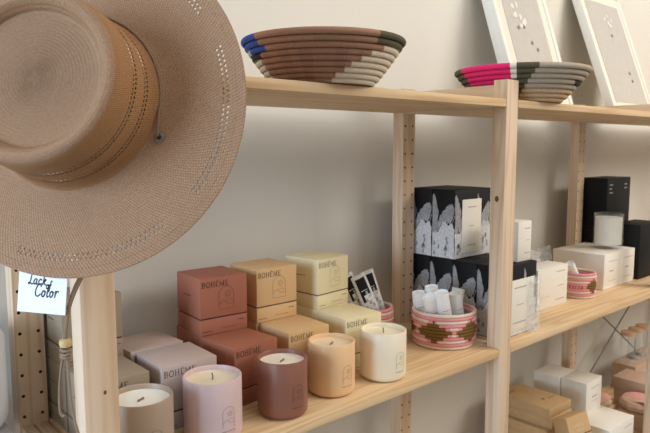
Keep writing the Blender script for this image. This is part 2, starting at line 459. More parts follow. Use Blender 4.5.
roll(4, (.846, .122, ZM+.014), (.868, .118, ZM+.106), 'white paper roll standing upright, nearest the middle front post')
roll(5, (.788, .154, ZM+.014), (.778, .156, ZM+.106), 'white paper roll peeking out behind the leaning one')

# sachets in the striped basket
def sachet(base, tilt, label, h=.088, w=.033):
    t = thing('sachet', label, 'sachet', base, 0, 'sachets in the striped basket')
    t.rotation_euler = (R(tilt[0]), R(tilt[1]), R(tilt[2]))
    b = MB(); nx, nz = 6, 12; vs = []; 
    def thick(u, v): return .0045*max(0, (1-abs(2*u-1)**2.5))*max(0, 1-abs(2*v-1)**6)+.0004
    for sgn in (-1, 1):
        for j in range(nz+1):
            for i in range(nx+1):
                u, v = i/nx, j/nz; vs.append(((u-.5)*w, sgn*thick(u, v), v*h))
    per = (nx+1)*(nz+1)
    for sgn in (0, 1):
        for j in range(nz):
            for i in range(nx):
                a = sgn*per+j*(nx+1)+i
                u, v = (i+.5)/nx, (j+.5)/nz
                edge = v-.45-.28*(u-.5)+.1*math.sin(u*9)
                mat = BLACK if edge > 0 else (LEAFPALE if (i+j) % 3 else LEAFGREY)
                if v > .94 or i in (0, nx-1): mat = LEAFPALE
                b.add([vs[a], vs[a+1], vs[a+nx+2], vs[a+nx+1]], [(0, 1, 2, 3)], mat)
    mp = lambda u, v: (u, -.0056, v)
    b.ribbon(arc(.004, h*.42, .0055, .0055, 0, 360, 12), .0014, mp, PAPER)
    micro(b, -.008, .006, h*.62, .0024, mp, LEAFPALE)
    b.build('pouch', t, angle=60)
sachet((.700, .215, ZM+.060), (-6, -22, -20), 'black and white sachet tilted most, nearest the yellow boxes', .092, .034)
sachet((.7245, .222, ZM+.060), (-4, -17, -24), 'black and white sachet nearest the drilled post in the striped basket', .095, .030)
sachet((.686, .240, ZM+.062), (4, -24, -20), 'sachet at the back of the striped basket with only its edge showing', .095, .030)

# ------------------------------------------------------------------ black botanical boxes
def botanical(x, y, z, w, d, h, label, labelled, group='black boxes printed with grey leaves', rz=0):
    t = thing('botanical_box', label, 'box', (x, y, z), R(rz), group)
    b = MB(); b.box(0, 0, 0, w, d, h, BLACK, .0008)
    rnd = random.Random(3)
    def rag(pts, k=.012):
        out = []
        for (a, c), (e, f) in zip(pts, pts[1:]+pts[:1]):
            out.append((a, c))
            for q in (.33, .66): out.append((min(1, max(0, a+(e-a)*q+rnd.uniform(-k, k)*2)), max(.005, c+(f-c)*q+rnd.uniform(-k, k))))
        return out
    def face(mp, s, o, W):
        g = lambda pts: [(o+u*s, v*h*1.2) for u, v in pts]
        pale = rag([(0, .005), (1, .005), (1, .36), (.86, .44), (.7, .40), (.5, .46), (.34, .36), (.2, .30), (.1, .34), (0, .30)])
        leaf = rag([(.16, .30), (.3, .36), (.5, .44), (.8, .42), (.93, .5), (.98, .62), (.86, .67), (.7, .64), (.52, .58), (.34, .52), (.22, .42)])
        spike = rag([(0, .32), (.12, .3), (.24, .42), (.28, .54), (.2, .64), (.14, .72), (.05, .78), (.0, .76)])
        b.poly(g(pale), mp(.0003), LEAFPALE); b.poly(g(leaf), mp(.0005), LEAFGREY); b.poly(g(spike), mp(.0005), LEAFGREY)
        for k in range(6):
            u = .3+k*.11; b.ribbon([((o+u*s), h*(.40+.01*k)), ((o+(u+.06+.02*k)*s), h*(.53+.02*k))], .0009, mp(.0008), LEAFPALE)
        for k in range(9):
            u, v = rnd.uniform(.08, .92), rnd.uniform(.05, .3)
            b.poly([(o+(u+q)*s, h*(v+e)) for q, e in ((-.05, -.02), (.03, -.035), (.06, .02), (-.02, .04))], mp(.0006), LEAFGREY)
    face(lambda off: leftface(0, off), d, -d, d)
    face(lambda off: front(0, off), w*.62, 0, w); face(lambda off: front(0, off), w*.38, w*.62, w)
    b.build('carton', t)
    if labelled:
        l = MB(); x0, x1, z0, z1 = labelled
        l.box(x0, -.0018, z0, x1, -.0009, z1, WHITE, .0002)
        mp = front(-.0018, .0004); W = x1-x0
        micro(l, x0+W*.3, x0+W*.72, z1-.018, .004, mp, GREYINK); micro(l, x0+W*.4, x0+W*.62, (z0+z1)/2, .003, mp, GREYINK)
        micro(l, x0+W*.28, x0+W*.74, z0+.017, .004, mp, GREYINK)
        tag(l.build('paper_label', t), 'white paper label')
    return t
BX, BW, BD, BH = .905, .138, .0635, .1595
lab = ['front black leaf-printed box of the lower row, white label facing the shelf edge', 'second black leaf-printed box of the lower row, behind the paper rolls', 'third black leaf-printed box of the lower row, under the labelled upper one', 'rearmost black leaf-printed box of the lower row, by the drilled post']
for k in range(4):
    botanical(BX, .032+k*.066, ZM, BW, BD, BH, lab[k], (.012, .126, .012, .126) if k == 0 else None)
botanical(BX, .160, ZM+BH+.0005, BW, BD, BH, 'upper black leaf-printed box with tall white label on its front', (.026, .100, .012, .136))
botanical(BX, .226, ZM+BH+.0005, BW, BD, BH, 'upper black leaf-printed box at the back, by the drilled post', None)

def plain_box(name, x, y, z, w, d, h, mat, label, cat='box', rz=0, seam=None, group=None, lines=(), ink=GREYINK, seammat=None, sidelines=()):
    group = group or {'black_box': 'black boxes beyond the big white ones', 'storage_box': 'taupe boxes on the lower shelf', 'white_carton': 'white cartons on the middle shelf', 'gift_box': 'white boxes on the lower shelf'}.get(name)
    t = thing(name, label, cat, (x, y, z), R(rz), group)
    b = MB(); zs = h*seam if seam else 0
    mp = front(0)
    if seam:
        b.box(.001, .001, 0, w-.001, d-.001, zs, mat, .0006); b.build('base', t); b = MB(); b.box(0, 0, zs, w, d, h, mat, .0008)
    else: b.box(0, 0, 0, w, d, h, mat, .0008)
    for u0, u1, v, s_ in lines: micro(b, u0*w, u1*w, v*h, s_, mp, ink)
    for u0, u1, v, s_ in sidelines: micro(b, -d+u0*d, -d+u1*d, v*h, s_, leftface(0), ink)
    b.build('lid' if seam else 'carton', t)
    return t
plain_box('white_carton', .985, .046, ZM+BH+.0005, .054, .07, .090, WHITE, 'small white carton standing on top of the black leaf-printed boxes by the middle post', lines=((.5, .9, .82, .003), (.6, .85, .52, .002), (.5, .9, .2, .003)))
plain_box('white_carton', 1.180, .106, ZM, .152, .06, .106, WHITE, 'white carton with faint grey print between the wrapped black box and the small basket', rz=0, lines=((.62, .9, .86, .004), (.66, .88, .5, .003), (.6, .9, .16, .004), (.1, .4, .3, .0015)))
# clear wrap around the front black box
mb = MB(); random.seed(5)
def crumple(cx, cy, cz, sx, sy, sz, mat, amp=.3, seed=1, sub=3):
    bm = bmesh.new(); bmesh.ops.create_icosphere(bm, subdivisions=sub, radius=1); rnd = random.Random(seed)
    for v in bm.verts:
        k = 1+rnd.uniform(-amp, amp); v.co = Vector((cx+v.co.x*sx*k, cy+v.co.y*sy*k, cz+v.co.z*sz*k))
    bm.verts.index_update(); b = MB(); b.add([v.co.copy() for v in bm.verts], [[v.index for v in f.verts] for f in bm.faces], mat); bm.free(); return b
b = MB(); n = 14; vs = []
for j in range(n+1):
    for i in range(7):
        v = j/n; u = i/6
        vs.append((BX+BW*.70+u*BW*.36+random.uniform(-.004, .004), .0285-random.uniform(.001, .006)-(.008*math.sin(u*PI)), ZM+.001+v*.128+random.uniform(-.002, .002)*(j > 0)))
b.add(vs, [(j*7+i, j*7+i+1, (j+1)*7+i+1, (j+1)*7+i) for j in range(n) for i in range(6)], CELLO)
tag(b.build('cellophane_wrap', smooth=False), 'crinkled clear cellophane wrap clinging to the labelled front black box', 'wrapper')
b = crumple(1.325, .195, ZM+.056, .075, .03, .046, CELLO, .22, 4)
for v in range(len(b.v)):
    x, y, z = b.v[v]; b.v[v] = (x, y, max(z, ZM+.001))
b.add([(1.25+.15*k/5, .20+.02*math.sin(k*2), ZM+.09+.012*math.sin(k*3)) for k in range(6)]+[(1.26+.14*k/5, .212+.02*math.cos(k*3), ZM+.128+.010*math.sin(k*4)) for k in range(6)], [(k, k+1, k+7, k+6) for k in range(5)], CELLO)
tag(b.build('cellophane_bag', smooth=False), 'crumpled clear cellophane bag behind the white carton and small basket', 'bag')
roll_ = thing('paper_roll', 'short white paper roll leaning out of the small basket by the big white boxes', 'roll', (1.447, .122, ZM+.0125))
roll_.rotation_mode = 'QUATERNION'; roll_.rotation_quaternion = Vector((0, 0, 1)).rotation_difference(Vector((-.0465, .002, .060)))
b = MB(); b.lathe([(.0001, 0), (.0105, 0), (.0105, .108), (.009, .108), (.009, .104), (.0001, .104)], PAPER, 28); b.build('rolled_sheet', roll_)

# big white boxes with the glass candle, black boxes beyond
for k in range(2):
    plain_box('gift_box', 1.543+k*.1035, .104, ZM, .1015, .160, .104, WHITE, ['big white box under the glass candle, beside the small basket', 'big white box next to the black box, twin of the candle-bearing one'][k], rz=0, seam=.1, group='big white boxes on the middle shelf', lines=((.3, .85, .78, .0035), (.35, .6, .5, .006), (.3, .75, .22, .0025)))
t = thing('glass_candle', 'white candle in a clear glass on top of the big white boxes', 'candle', (1.678, .158, ZM+.1046))
b = MB(); r, h = .0425, .108
b.lathe([(.0001, 0), (r-.003, 0), (r, .003), (r, h-.001), (r-.001, h), (r-.0022, h), (r-.003, h-.001), (r-.003, .013), (.0001, .013)], CLEAR, 56)
def cyl2(u, v): a = R(-72)+u/r; return ((r+.0003)*math.cos(a), (r+.0003)*math.sin(a), v)
for v0 in (.03, .048, .066): micro(b, .004, .018, v0, .006, cyl2, GREYINK)
b.build('glass', t)
b = MB(); b.lathe([(.0001, h-.012), (r-.0034, h-.012), (r-.0034, .0133), (.0001, .0133)], flat('white_wax', (240, 236, 226), .4, .01, 20, 0), 48); b.build('wax', t)
b = MB(); b.tube([(0, 0, h-.013), (.0005, 0, h-.004)], .001, WICK, 8); b.build('wick', t)
plain_box('black_box', 1.772, .100, ZM, .16, .085, .172, BLACK, 'low black box beside the big white boxes, in front of the black stack', lines=(), group=None)
for k in range(2):
    plain_box('black_box', 1.748, .198, ZM+.1585*k, .168, .085, .157, BLACK, ['black box hidden at the base of the tall black stack', 'black box with pale print topping the black stack behind the glass candle'][k], lines=((.1, .22, .86, .006), (.1, .2, .78, .006), (.11, .22, .70, .006), (.74, .86, .86, .006), (.74, .85, .78, .006)) if k else ())

# ------------------------------------------------------------------ woven bowls on the top shelf
def raf(n, c): return flat('coil_'+n, c, .85, .13, 260, .4)
BROWN = raf('brown', (160, 120, 97)); TAN = raf('tan', (150, 116, 84)); BLUE = raf('blue', (52, 78, 150)); OLV = raf('olive', (88, 82, 62)); CRM = raf('cream', (212, 198, 176)); BLK = raf('black', (40, 38, 44)); PNK = raf('hotpink', (226, 44, 116)); GRG = raf('greige', (170, 156, 138)); SND = raf('sand', (194, 164, 130)); WHT = raf('white', (228, 220, 208)); BROWN2 = raf('brown_dark', (152, 112, 92)); PALEB = raf('pale_blue', (170, 188, 196))
def bowl(label, x, y, rim, n, r0, h, func, group):
    t = thing('woven_bowl', label, 'bowl', (x, y, ZT), 0, group)
    rc = h/(n)*.62
    pairs = [(r0+(rim-rc-r0)*(i/(n-1))**.95, rc+(h-2*rc)*(i/(n-1))**1.08) for i in range(n)]
    prof, idx = coil_profile(pairs, rc)
    ac = math.atan2(-.709-y, -.254-x)
    def mf(j, a):
        i = idx[min(j, len(idx)-1)]; rel = ((a-ac+PI) % (2*PI))-PI      # positive = image right side
        return func(i, n-1-i, math.degrees(rel))
    b = MB(); b.lathe(prof, BROWN, 144, matf=mf); b.build('coiled_wall', t)
    f = MB(); f.lathe([(.0001, .003), (r0, .003), (r0, .0005), (.0001, .0005)], func(0, n-1, 0), 48); f.build('coiled_bottom', t)
def f1(i, j, a):      # j = coil counted from the rim
    lim_l = [-50, -50, -47, -56, -60, -60, -60, -60, -60][min(j, 8)]
    if a < lim_l and a > -130:
        return [BLUE, BLUE, PALEB if a < -72 else BLUE, BLK, CRM, CRM, CRM, CRM, CRM][min(j, 8)]
    stair = [95, 95, 48, 40, 31, 24, 18, 12, 8][min(j, 8)]
    if j <= 1 and a > 40 and a < 130: return OLV
    if a > stair and a < 140: return CRM
    if -6 < a < 22 and j < 2: return TAN if j else BROWN
    return BROWN if (j < 3) else (BROWN2 if (int(a/9) % 2) else BROWN)
def f2(i, j, a):
    if a < -58-0*j: return OLV
    if a < -8: return PNK
    if a < -3: return WHT if j < 3 else OLV
    if a < 14-2.4*j: return OLV
    if j == 3 and a > 60: return BLK
    if j >= 5: return SND
    return GRG
bowl('woven bowl in brown, blue and cream coils on the top shelf', .424, .0625, .131, 9, .078, .0725, f1, 'woven bowls on the top shelf')
bowl('woven bowl in hot pink, olive and greige coils behind the middle post top', 1.017, .0705, .1465, 8, .084, .074, f2, 'woven bowls on the top shelf')

# ------------------------------------------------------------------ picture frames leaning on the wall
FRAMEW = flat('frame_white', (232, 228, 218), .45, .02); PRINT = flat('print_grey', (190, 184, 176), .7, .04, 30); PRINTL = flat('print_pale', (222, 217, 208), .7, .04); PRINTD = flat('print_dark', (128, 122, 116), .7)
def picture(label, x, y, phi, w=.29, h=.40, th=.034, seed=1, dots=(), m_=(.05, .05, .06)):
    t = thing('picture_frame', label, 'picture', (x, y, ZT+th*math.sin(R(phi))+.0003), 0, 'white picture frames leaning on the wall')
    t.rotation_euler = (-R(phi), 0, 0)
    b = MB(); e = .016
    b.box(0, 0, 0, w, th, e, FRAMEW, .001); b.box(0, 0, h-e, w, th, h, FRAMEW, .001); b.box(0, 0, e, e, th, h-e, FRAMEW, .001); b.box(w-e, 0, e, w, th, h-e, FRAMEW, .001)
    b.build('moulding', t)
    b = MB(); b.box(e, .004, e, w-e, th-.006, h-e, flat('mat_board', (228, 222, 208), .8, .02), 0); b.build('mat_board', t)
    b = MB(); b.box(m_[0], .0028, m_[1], w-m_[0], .0042, h-m_[2], PRINT, 0)
    mp = front(.0028, .0004); rnd = random.Random(seed)
    for cx, cy, s_ in dots[0]:
        for k in range(9):
            a, q = rnd.uniform(0, 6.28), rnd.uniform(0, 1)*s_
            x_, y_ = cx+q*math.cos(a), cy+q*math.sin(a)*1.15
            b.poly([(x_+rnd.uniform(.5, 1)*s_*.32*math.cos(k2*PI/4), y_+rnd.uniform(.5, 1)*s_*.32*math.sin(k2*PI/4)) for k2 in range(8)], front(.0028, .0004+.0001*k), PRINTL)
    for cx, cy in dots[1]:
        b.poly(arc(cx, cy, .005, .006, 0, 330, 10), front(.0028, .0016), PRINTD)
    b.build('print', t)
picture('white framed grey print behind the pink woven bowl', 1.222, .196, 18, dots=([(.112, .268, .034)], [(.150, .192), (.172, .174), (.098, .232), (.128, .238)]), seed=2, m_=(.048, .05, .062))
picture('white framed grey print beyond the pink bowl, over the third frame', 1.739, .178, 19.8, dots=([(.165, .325, .028)], [(.160, .282), (.205, .150), (.21, .122)]), seed=8, h=.45, w=.31, th=.027, m_=(.034, .04, .05))

# ------------------------------------------------------------------ lower shelf goods
ZK = ZB
KG = 'kraft boxes stacked on the lower shelf'
names = ['kraft box at the very bottom of the lower-shelf stack', 'kraft box second from the bottom of the lower-shelf stack', 'kraft box third from the bottom of the lower-shelf stack', 'kraft box third from the top of the lower-shelf stack', 'kraft box just beneath the top one of the stack', 'kraft box on top of the stack with a dark dot on its lid']
for k in range(6):
    dx = [0, 0, .004, -.006, .010, 0][k]
    t = thing('kraft_box', names[k], 'box', (1.288+dx, .119-dx*.5, ZK+.0304*k), R(1.2+(-2.2 if k % 2 else .8)), KG)
    w, d, h = .116, .168, .030
    b = MB(); b.box(.0035, .0035, 0, w-.0035, d-.0035, .012, KRAFT, .0006); b.build('base', t)
    b = MB(); b.box(0, 0, .007, w, d, h, KRAFT, .0022)
    if k == 5:
        mp = topface(h); b.poly(arc(.055, .052, .0045, .0055, 0, 345, 14), mp, KRAFTDARK); micro(b, .070, .105, .045, .005, mp, KNOT); micro(b, .012, .05, .140, .006, mp, KNOT)
    b.build('lid', t)
t = thing('kraft_box', 'small kraft box tilted against the kraft stack, pale script on its face', 'box', (1.262, .0035, ZK+.0158), 0)
t.rotation_euler = (R(-20), 0, R(-8))
b = MB(); b.box(0, 0, .0, .09, .045, .176, KRAFT, .001); mp = front(0)
b.ribbon([(.02+.045*k/12, .150+.006*math.sin(k*2.1)) for k in range(13)], .002, mp, PALEK); b.ribbon([(.03+.03*k/9, .137+.004*math.sin(k*2.6)) for k in range(10)], .0018, mp, PALEK)
micro(b, .06, .09, .125, .006, mp, KRAFTDARK)
b.build('carton', t)
WG = 'white boxes on the lower shelf'
plain_box('gift_box', 1.457, .028, ZK, .160, .094, .100, WHITE, 'wide white box on the lower shelf, carrying another white box at its back', seam=.12, lines=((.62, .9, .8, .004),), rz=0)
plain_box('gift_box', 1.470, .126, ZK, .15, .160, .0995, WHITE, 'white box on the lower shelf beneath the two upper white ones', seam=.12)
plain_box('gift_box', 1.4985, .1185, ZK+.1, .103, .078, .100, WHITE, 'upper white box in front, with faint print, on the lower shelf', seam=.1, rz=1.6, group=WG, lines=((.3, .8, .78, .0035), (.4, .65, .5, .008), (.35, .75, .36, .003)))
plain_box('gift_box', 1.488, .199, ZK+.1, .10, .082, .100, WHITE, 'upper white box at the back of the lower shelf, behind its twin', seam=.1, rz=2, group=WG, sidelines=((.3, .7, .45, .004),))
TAUPE = flat('taupe_card', (200, 170, 146), .7, .04)
plain_box('storage_box', 1.862, .078, ZB, .10, .118, .077, TAUPE, 'lower taupe card box beyond the third post, under a thinner one', seam=.6)
plain_box('storage_box', 1.857, .075, ZB+.0775, .11, .125, .037, TAUPE, 'flat taupe card box in front of the clear bottles, beyond the third post')
plain_box('storage_box', 2.055, .205, ZB, .26, .085, .095, TAUPE, 'taupe card box under the clear bottles, behind the flat one')
CORK = flat('cork', (206, 170, 132), .7, .1)
for k in range(3):
    t = thing('glass_bottle', ['clear wooden-capped bottle closest to the white boxes, behind the flat taupe box', 'middle clear wooden-capped bottle behind the flat taupe box', 'clear wooden-capped bottle farthest from the white boxes, behind the flat taupe box'][k], 'bottle', (2.088+.064*k, .250, ZB+.0955), 0, 'clear bottles behind the taupe box')
    b = MB(); r = .026
    b.lathe([(.0001, 0), (r-.002, 0), (r, .002), (r, .090), (r*.8, .098), (r*.78, .104), (r*.6, .104), (r*.6, .096), (r-.002, .088), (r-.002, .004), (.0001, .004)], CLEAR, 32); b.build('bottle_body', t)
    b = MB(); b.lathe([(.0001, .1045), (r*.98, .1045), (r*.98, .116), (r*.9, .118), (.0001, .118)], CORK, 28); b.build('cap', t)
# beige bundles with pink cloth
PINKC = flat('pink_cloth', (222, 160, 150), .85, .06, 90, .3); BEIGE = flat('beige_cloth', (200, 166, 140), .85, .1, 70, .3)
def bundle(x, y, z, s, label):
    t = thing('cloth_bundle', label, 'bundle', (x, y, z), 0, 'cloth bundles beyond the white boxes')
    b = MB(); prof = [(.0001, 0), (s*.8, 0), (s, s*.15), (s*1.05, s*.34), (s*.93, s*.52), (s*.6, s*.62), (.0001, s*.6)]
    b.lathe(prof, BEIGE, 36)
    for i, (px, py, pz) in enumerate(b.v):
        a = math.atan2(py, px); k = 1+.04*math.sin(a*11+pz*60); b.v[i] = (px*k, py*k, pz)
    b.build('bag', t)
    b = MB(); n = 8; vs = []
    for j in range(n+1):
        for i in range(n+1):
            u, v = i/n-.5, j/n-.5
            vs.append((u*s*1.5, v*s*1.7, s*.66+s*.12*math.sin(u*7+v*3)-s*.55*max(0, abs(v)-.28)-s*.5*max(0, abs(u)-.3)))
    vs2 = [(a, c, e-.004) for a, c, e in vs]; q = (n+1)**2
    fs = [(j*(n+1)+i, j*(n+1)+i+1, (j+1)*(n+1)+i+1, (j+1)*(n+1)+i) for j in range(n) for i in range(n)]
    b.add(vs, fs, PINKC); b.add(vs2, fs, PINKC); b.build('pink_flap', t)
bundle(1.790, .080, ZB+.0555, .058, 'beige bundle with pink cloth flap nearest the third post')
bundle(1.702, .188, ZB+.0605, .050, 'beige bundle with pink cloth flap behind, against the white boxes')
plain_box('storage_box', 1.742, .030, ZB, .096, .10, .0545, TAUPE, 'low taupe box beneath the front beige bundle')
plain_box('storage_box', 1.652, .138, ZB, .10, .10, .0595, TAUPE, 'low taupe box beneath the rear beige bundle')

# ------------------------------------------------------------------ white canister on side table, beyond the first frame
PLAST = flat('white_plastic', (206, 208, 212), .4, .01)
t = thing('side_table', 'grey side table by the wall beside the first frame', 'table', (-.17, .18, ZFLOOR))
b = MB(); zt = .590-ZFLOOR; g = flat('grey_laminate', (164, 162, 164), .5)
b.box(-.22, -.19, zt-.03, .14, .16, zt, g, .002); b.build('tabletop', t)
for sx in (-.2, .12):
    for sy in (-.17, .14):
        b = MB(); b.box(sx-.015, sy-.015, 0, sx+.015, sy+.015, zt-.03, g, .002); b.build('leg', t)
t = thing('canister', 'white rounded canister with a dark stripe beside the first drilled post', 'canister', (-.088, .245, .5905))
b = MB(); r, h = .066, .134
b.lathe([(.0001, .002), (r-.012, 0), (r-.004, .003), (r, .012), (r, h-.012), (r-.004, h-.003), (r-.012, h), (.0001, h)], PLAST, 56); b.build('body', t)
b = MB(); ac = math.atan2(-.964, -.19)
for k in range(4):
    a0, a1 = ac+R(16)+R(5)*k, ac+R(16)+R(5)*(k+1)
    b.add([(1.006*r*math.cos(a), 1.006*r*math.sin(a), z) for a in (a0, a1) for z in (.035, .075)], [(0, 1, 3, 2)], INK)
tag(b.build('stripe', t), 'dark stripe')

# ------------------------------------------------------------------ straw hat
hc = Vector((-.0071, -.0380, 1.0186)); hn = Vector((-.7278, -.6424, .2401)).normalized()
hx = Vector((0, 0, 1)).cross(hn).normalized(); hy = hn.cross(hx)
HM = Matrix((( hx.x, hy.x, hn.x, hc.x), (hx.y, hy.y, hn.y, hc.y), (hx.z, hy.z, hn.z, hc.z), (0, 0, 0, 1)))
hat = bpy.data.objects.new('straw_hat', None); COL.objects.link(hat); hat.matrix_world = HM
tag(hat, 'wide-brimmed woven straw hat hanging over the first front post', 'hat')
HI = HM.inverted()
def strawmat():
    m, nt, b = newmat('woven_straw'); v = ocoord(nt)
    sp = N(nt, 'ShaderNodeSeparateXYZ'); nt.links.new(v, sp.inputs[0]); x, y, z = sp.outputs
    rr = M(nt, 'SQRT', M(nt, 'ADD', M(nt, 'MULTIPLY', x, x), M(nt, 'MULTIPLY', y, y)))
    ang = M(nt, 'ARCTAN2', y, x)
    wob = noise(nt, v, 30, 2)
    # arc length along the profile stands in for the braid rows
    zz = M(nt, 'MULTIPLY', z, 1.0)
    s_ = M(nt, 'SUBTRACT', rr, zz)
    row = M(nt, 'SINE', M(nt, 'MULTIPLY_ADD', s_, 2*PI/.0034, M(nt, 'MULTIPLY', wob, 2.0)))
    st = M(nt, 'SINE', M(nt, 'MULTIPLY_ADD', ang, 300, M(nt, 'MULTIPLY', s_, 900)))
    weave = M(nt, 'MULTIPLY_ADD', M(nt, 'MULTIPLY', row, st), .5, .5)
    big = noise(nt, v, 9, 3); fine = noise(nt, v, 420, 3, .7)
    base = mixc(nt, big, (180, 138, 104), (156, 116, 84))
    c1 = mixc(nt, M(nt, 'MULTIPLY', M(nt, 'POWER', weave, 1.6), .8), base, (222, 182, 148))
    c2 = mixc(nt, M(nt, 'MULTIPLY', fine, .75), c1, (112, 82, 60))
    crown = M(nt, 'MULTIPLY', M(nt, 'MULTIPLY', M(nt, 'GREATER_THAN', z, .010), M(nt, 'MULTIPLY', M(nt, 'LESS_THAN', z, .086), M(nt, 'GREATER_THAN', rr, .068))), .6)
    c3 = mixc(nt, crown, c2, (156, 108, 60))
    nt.links.new(c3, b.inputs['Base Color']); b.inputs['Roughness'].default_value = .62; b.inputs['Specular IOR Level'].default_value = .3
    hgt = M(nt, 'ADD', M(nt, 'MULTIPLY', weave, .6), M(nt, 'MULTIPLY_ADD', row, .10, M(nt, 'MULTIPLY', fine, .4)))
    bump(nt, b, hgt, .8, .0014)
    # openwork: rows of small diamond piercings
    def band(coord, c0, pitch, rows, nang, mask=None):
        t_ = M(nt, 'DIVIDE', M(nt, 'SUBTRACT', coord, c0), pitch)
        inside = M(nt, 'MULTIPLY', M(nt, 'GREATER_THAN', t_, 0), M(nt, 'LESS_THAN', t_, rows))
        u = M(nt, 'MULTIPLY_ADD', ang, nang/(2*PI), M(nt, 'MULTIPLY', M(nt, 'FLOOR', t_), .5))
        du = M(nt, 'ABSOLUTE', M(nt, 'SUBTRACT', M(nt, 'FRACT', u), .5)); dv = M(nt, 'ABSOLUTE', M(nt, 'SUBTRACT', M(nt, 'FRACT', t_), .5))
        hole = M(nt, 'LESS_THAN', M(nt, 'ADD', du, dv), .37)
        o = M(nt, 'MULTIPLY', inside, hole)
        if mask is not None: o = M(nt, 'MULTIPLY', o, mask)
        return o
    brim_only = M(nt, 'LESS_THAN', z, .02); side_only = M(nt, 'MULTIPLY', M(nt, 'GREATER_THAN', z, .022), M(nt, 'GREATER_THAN', rr, .0805))
    seg = M(nt, 'GREATER_THAN', M(nt, 'SINE', M(nt, 'MULTIPLY_ADD', ang, 5, 2.2)), -.8)
    h1 = band(rr, .1560, .0046, 2, 190, M(nt, 'MULTIPLY', brim_only, seg))
    h2 = band(z, .028, .0046, 2, 120, side_only)
    h3 = band(z, .050, .0046, 2, 120, side_only)
    h4 = band(rr, .1715, .0011, 1, 330, brim_only)
    hole = M(nt, 'MINIMUM', M(nt, 'ADD', M(nt, 'ADD', h1, h2), M(nt, 'ADD', h3, M(nt, 'MULTIPLY', h4, .5))), 1)
    tr = N(nt, 'ShaderNodeBsdfTransparent'); mx = N(nt, 'ShaderNodeMixShader')
    nt.links.new(hole, mx.inputs[0]); nt.links.new(b.outputs[0], mx.inputs[1]); nt.links.new(tr.outputs[0], mx.inputs[2])
    nt.links.new(mx.outputs[0], nt.nodes['Material Output'].inputs[0])
    return m
STRAW = strawmat()
def sm(pts, n=6):
    """Catmull-Rom through profile points"""
    out = []
    P = [pts[0]]+pts+[pts[-1]]
    for i in range(1, len(P)-2):
        for k in range(n):
            t = k/n; a, b, c, d = P[i-1], P[i], P[i+1], P[i+2]
            out.append(tuple(.5*((2*b[q])+(-a[q]+c[q])*t+(2*a[q]-5*b[q]+4*c[q]-d[q])*t*t+(-a[q]+3*b[q]-3*c[q]+d[q])*t**3) for q in (0, 1)))
    out.append(pts[-1]); return out
outer = sm([(.1805, .0), (.172, .0008), (.15, .0025), (.125, .0042), (.108, .0055), (.0965, .008), (.0915, .014), (.0893, .028), (.0872, .05), (.0853, .074), (.0838, .083), (.0795, .0895), (.073, .0898), (.068, .084), (.0655, .0785), (.055, .0765), (.03, .0775), (.0001, .078)], 6)
b = MB()
b.lathe(outer, STRAW, 160)
inner = [(r-.0014 if z > .012 else r, z-.0016) for r, z in outer]
b.lathe(inner[:], STRAW, 160)
b.lathe([outer[0], (.1815, -.0008), inner[0]], STRAW, 160)
for i, (x, y, z) in enumerate(b.v):    # a worn brim is never quite level
    rr = math.hypot(x, y); a = math.atan2(y, x); k = max(0, (rr-.095)/.085)
    b.v[i] = (x, y, z+k*k*(.004*math.sin(2*a+.6)+.002*math.sin(3*a)))
b.build('straw_body', hat, angle=60)
LEATHER = flat('leather_cord', (134, 110, 88), .6, .1, 90); BEAD = flat('wooden_bead', (198, 170, 120), .5, .12, 60)
pts = [(.0945*math.cos(R(a)), .0945*math.sin(R(a)), .0135-.0002*k) for k, a in enumerate(range(130, -8, -6))]
pts += [(.0942, -.016, .0115), (.0938, -.026, .0105), (.0936, -.0375, .0098)]
b = MB(); b.tube(pts, .0013, LEATHER, 8); tag(b.build('hat_cord', hat), 'thin leather cord around crown')
b = MB()
ring = [(.0950+.0036*math.cos(2*PI*k/18), -.0385+.0036*math.sin(2*PI*k/18), .0082) for k in range(19)]
b.tube(ring, .0013, METAL, 8, False); b.lathe([(.0001, .0086), (.0024, .0086)], INK, 12, center=(.0950, -.0385)); tag(b.build('eyelet', hat), 'dark metal eyelet')
# chin cord below the brim (given in world positions)
r_, u_ = None, None
cy, pt_, ro = .72287, .10976, -.00199
FW = Vector((math.sin(cy)*math.cos(pt_), math.cos(cy)*math.cos(pt_), -math.sin(pt_)))
R0 = Vector((math.cos(cy), -math.sin(cy), 0)); U0 = R0.cross(FW)
RX = R0*math.cos(ro)+U0*math.sin(ro); UX = -R0*math.sin(ro)+U0*math.cos(ro)
CAM = Vector((-.25396, -.70891, .97329)); FPX = 629.3
def at(px, py, t): return CAM+(FW+RX*((px-325)/FPX)-UX*((py-216.5)/FPX))*t
def hl(p): return HI @ p
def smooth3(pts, n=6):
    out = []; P = [pts[0]]+pts+[pts[-1]]
    for i in range(1, len(P)-2):
        a, b_, c, d = P[i-1], P[i], P[i+1], P[i+2]
        for k in range(n):
            t = k/n; out.append(.5*((2*b_)+(-a+c)*t+(2*a-5*b_+4*c-d)*t*t+(-a+3*b_-3*c+d)*t**3))
    out.append(pts[-1]); return out
b = MB()
T = .645
for path, rr in (([(92, 262, .655), (80, 281, .65), (70, 305, T), (66, 328, T), (65, 345, T)], .0019), ([(89, 263, .655), (76, 284, .648), (69, 306, T), (66.5, 328, T), (66, 345, T)], .0015),
                 ([(64, 352, T), (61, 370, T), (59.5, 392, T), (60, 410, T), (62.5, 416, T), (65, 415, T)], .0014), ([(67, 352, T), (68.5, 372, T), (71, 400, T), (76, 425, T), (83, 445, T)], .0014)):
    b.tube([hl(p) for p in smooth3([at(*q) for q in path])], rr, LEATHER, 8)
for dy, a in ((350, .2), (354, -.3), (357, .1)):
    b.tube([hl(at(65.5+4.2*math.cos(k*PI/7), dy+1.4*math.sin(k*PI/7)+a*2*math.cos(k*PI/7), T-.003*math.sin(k*PI/7))) for k in range(15)], .0017, LEATHER, 8)
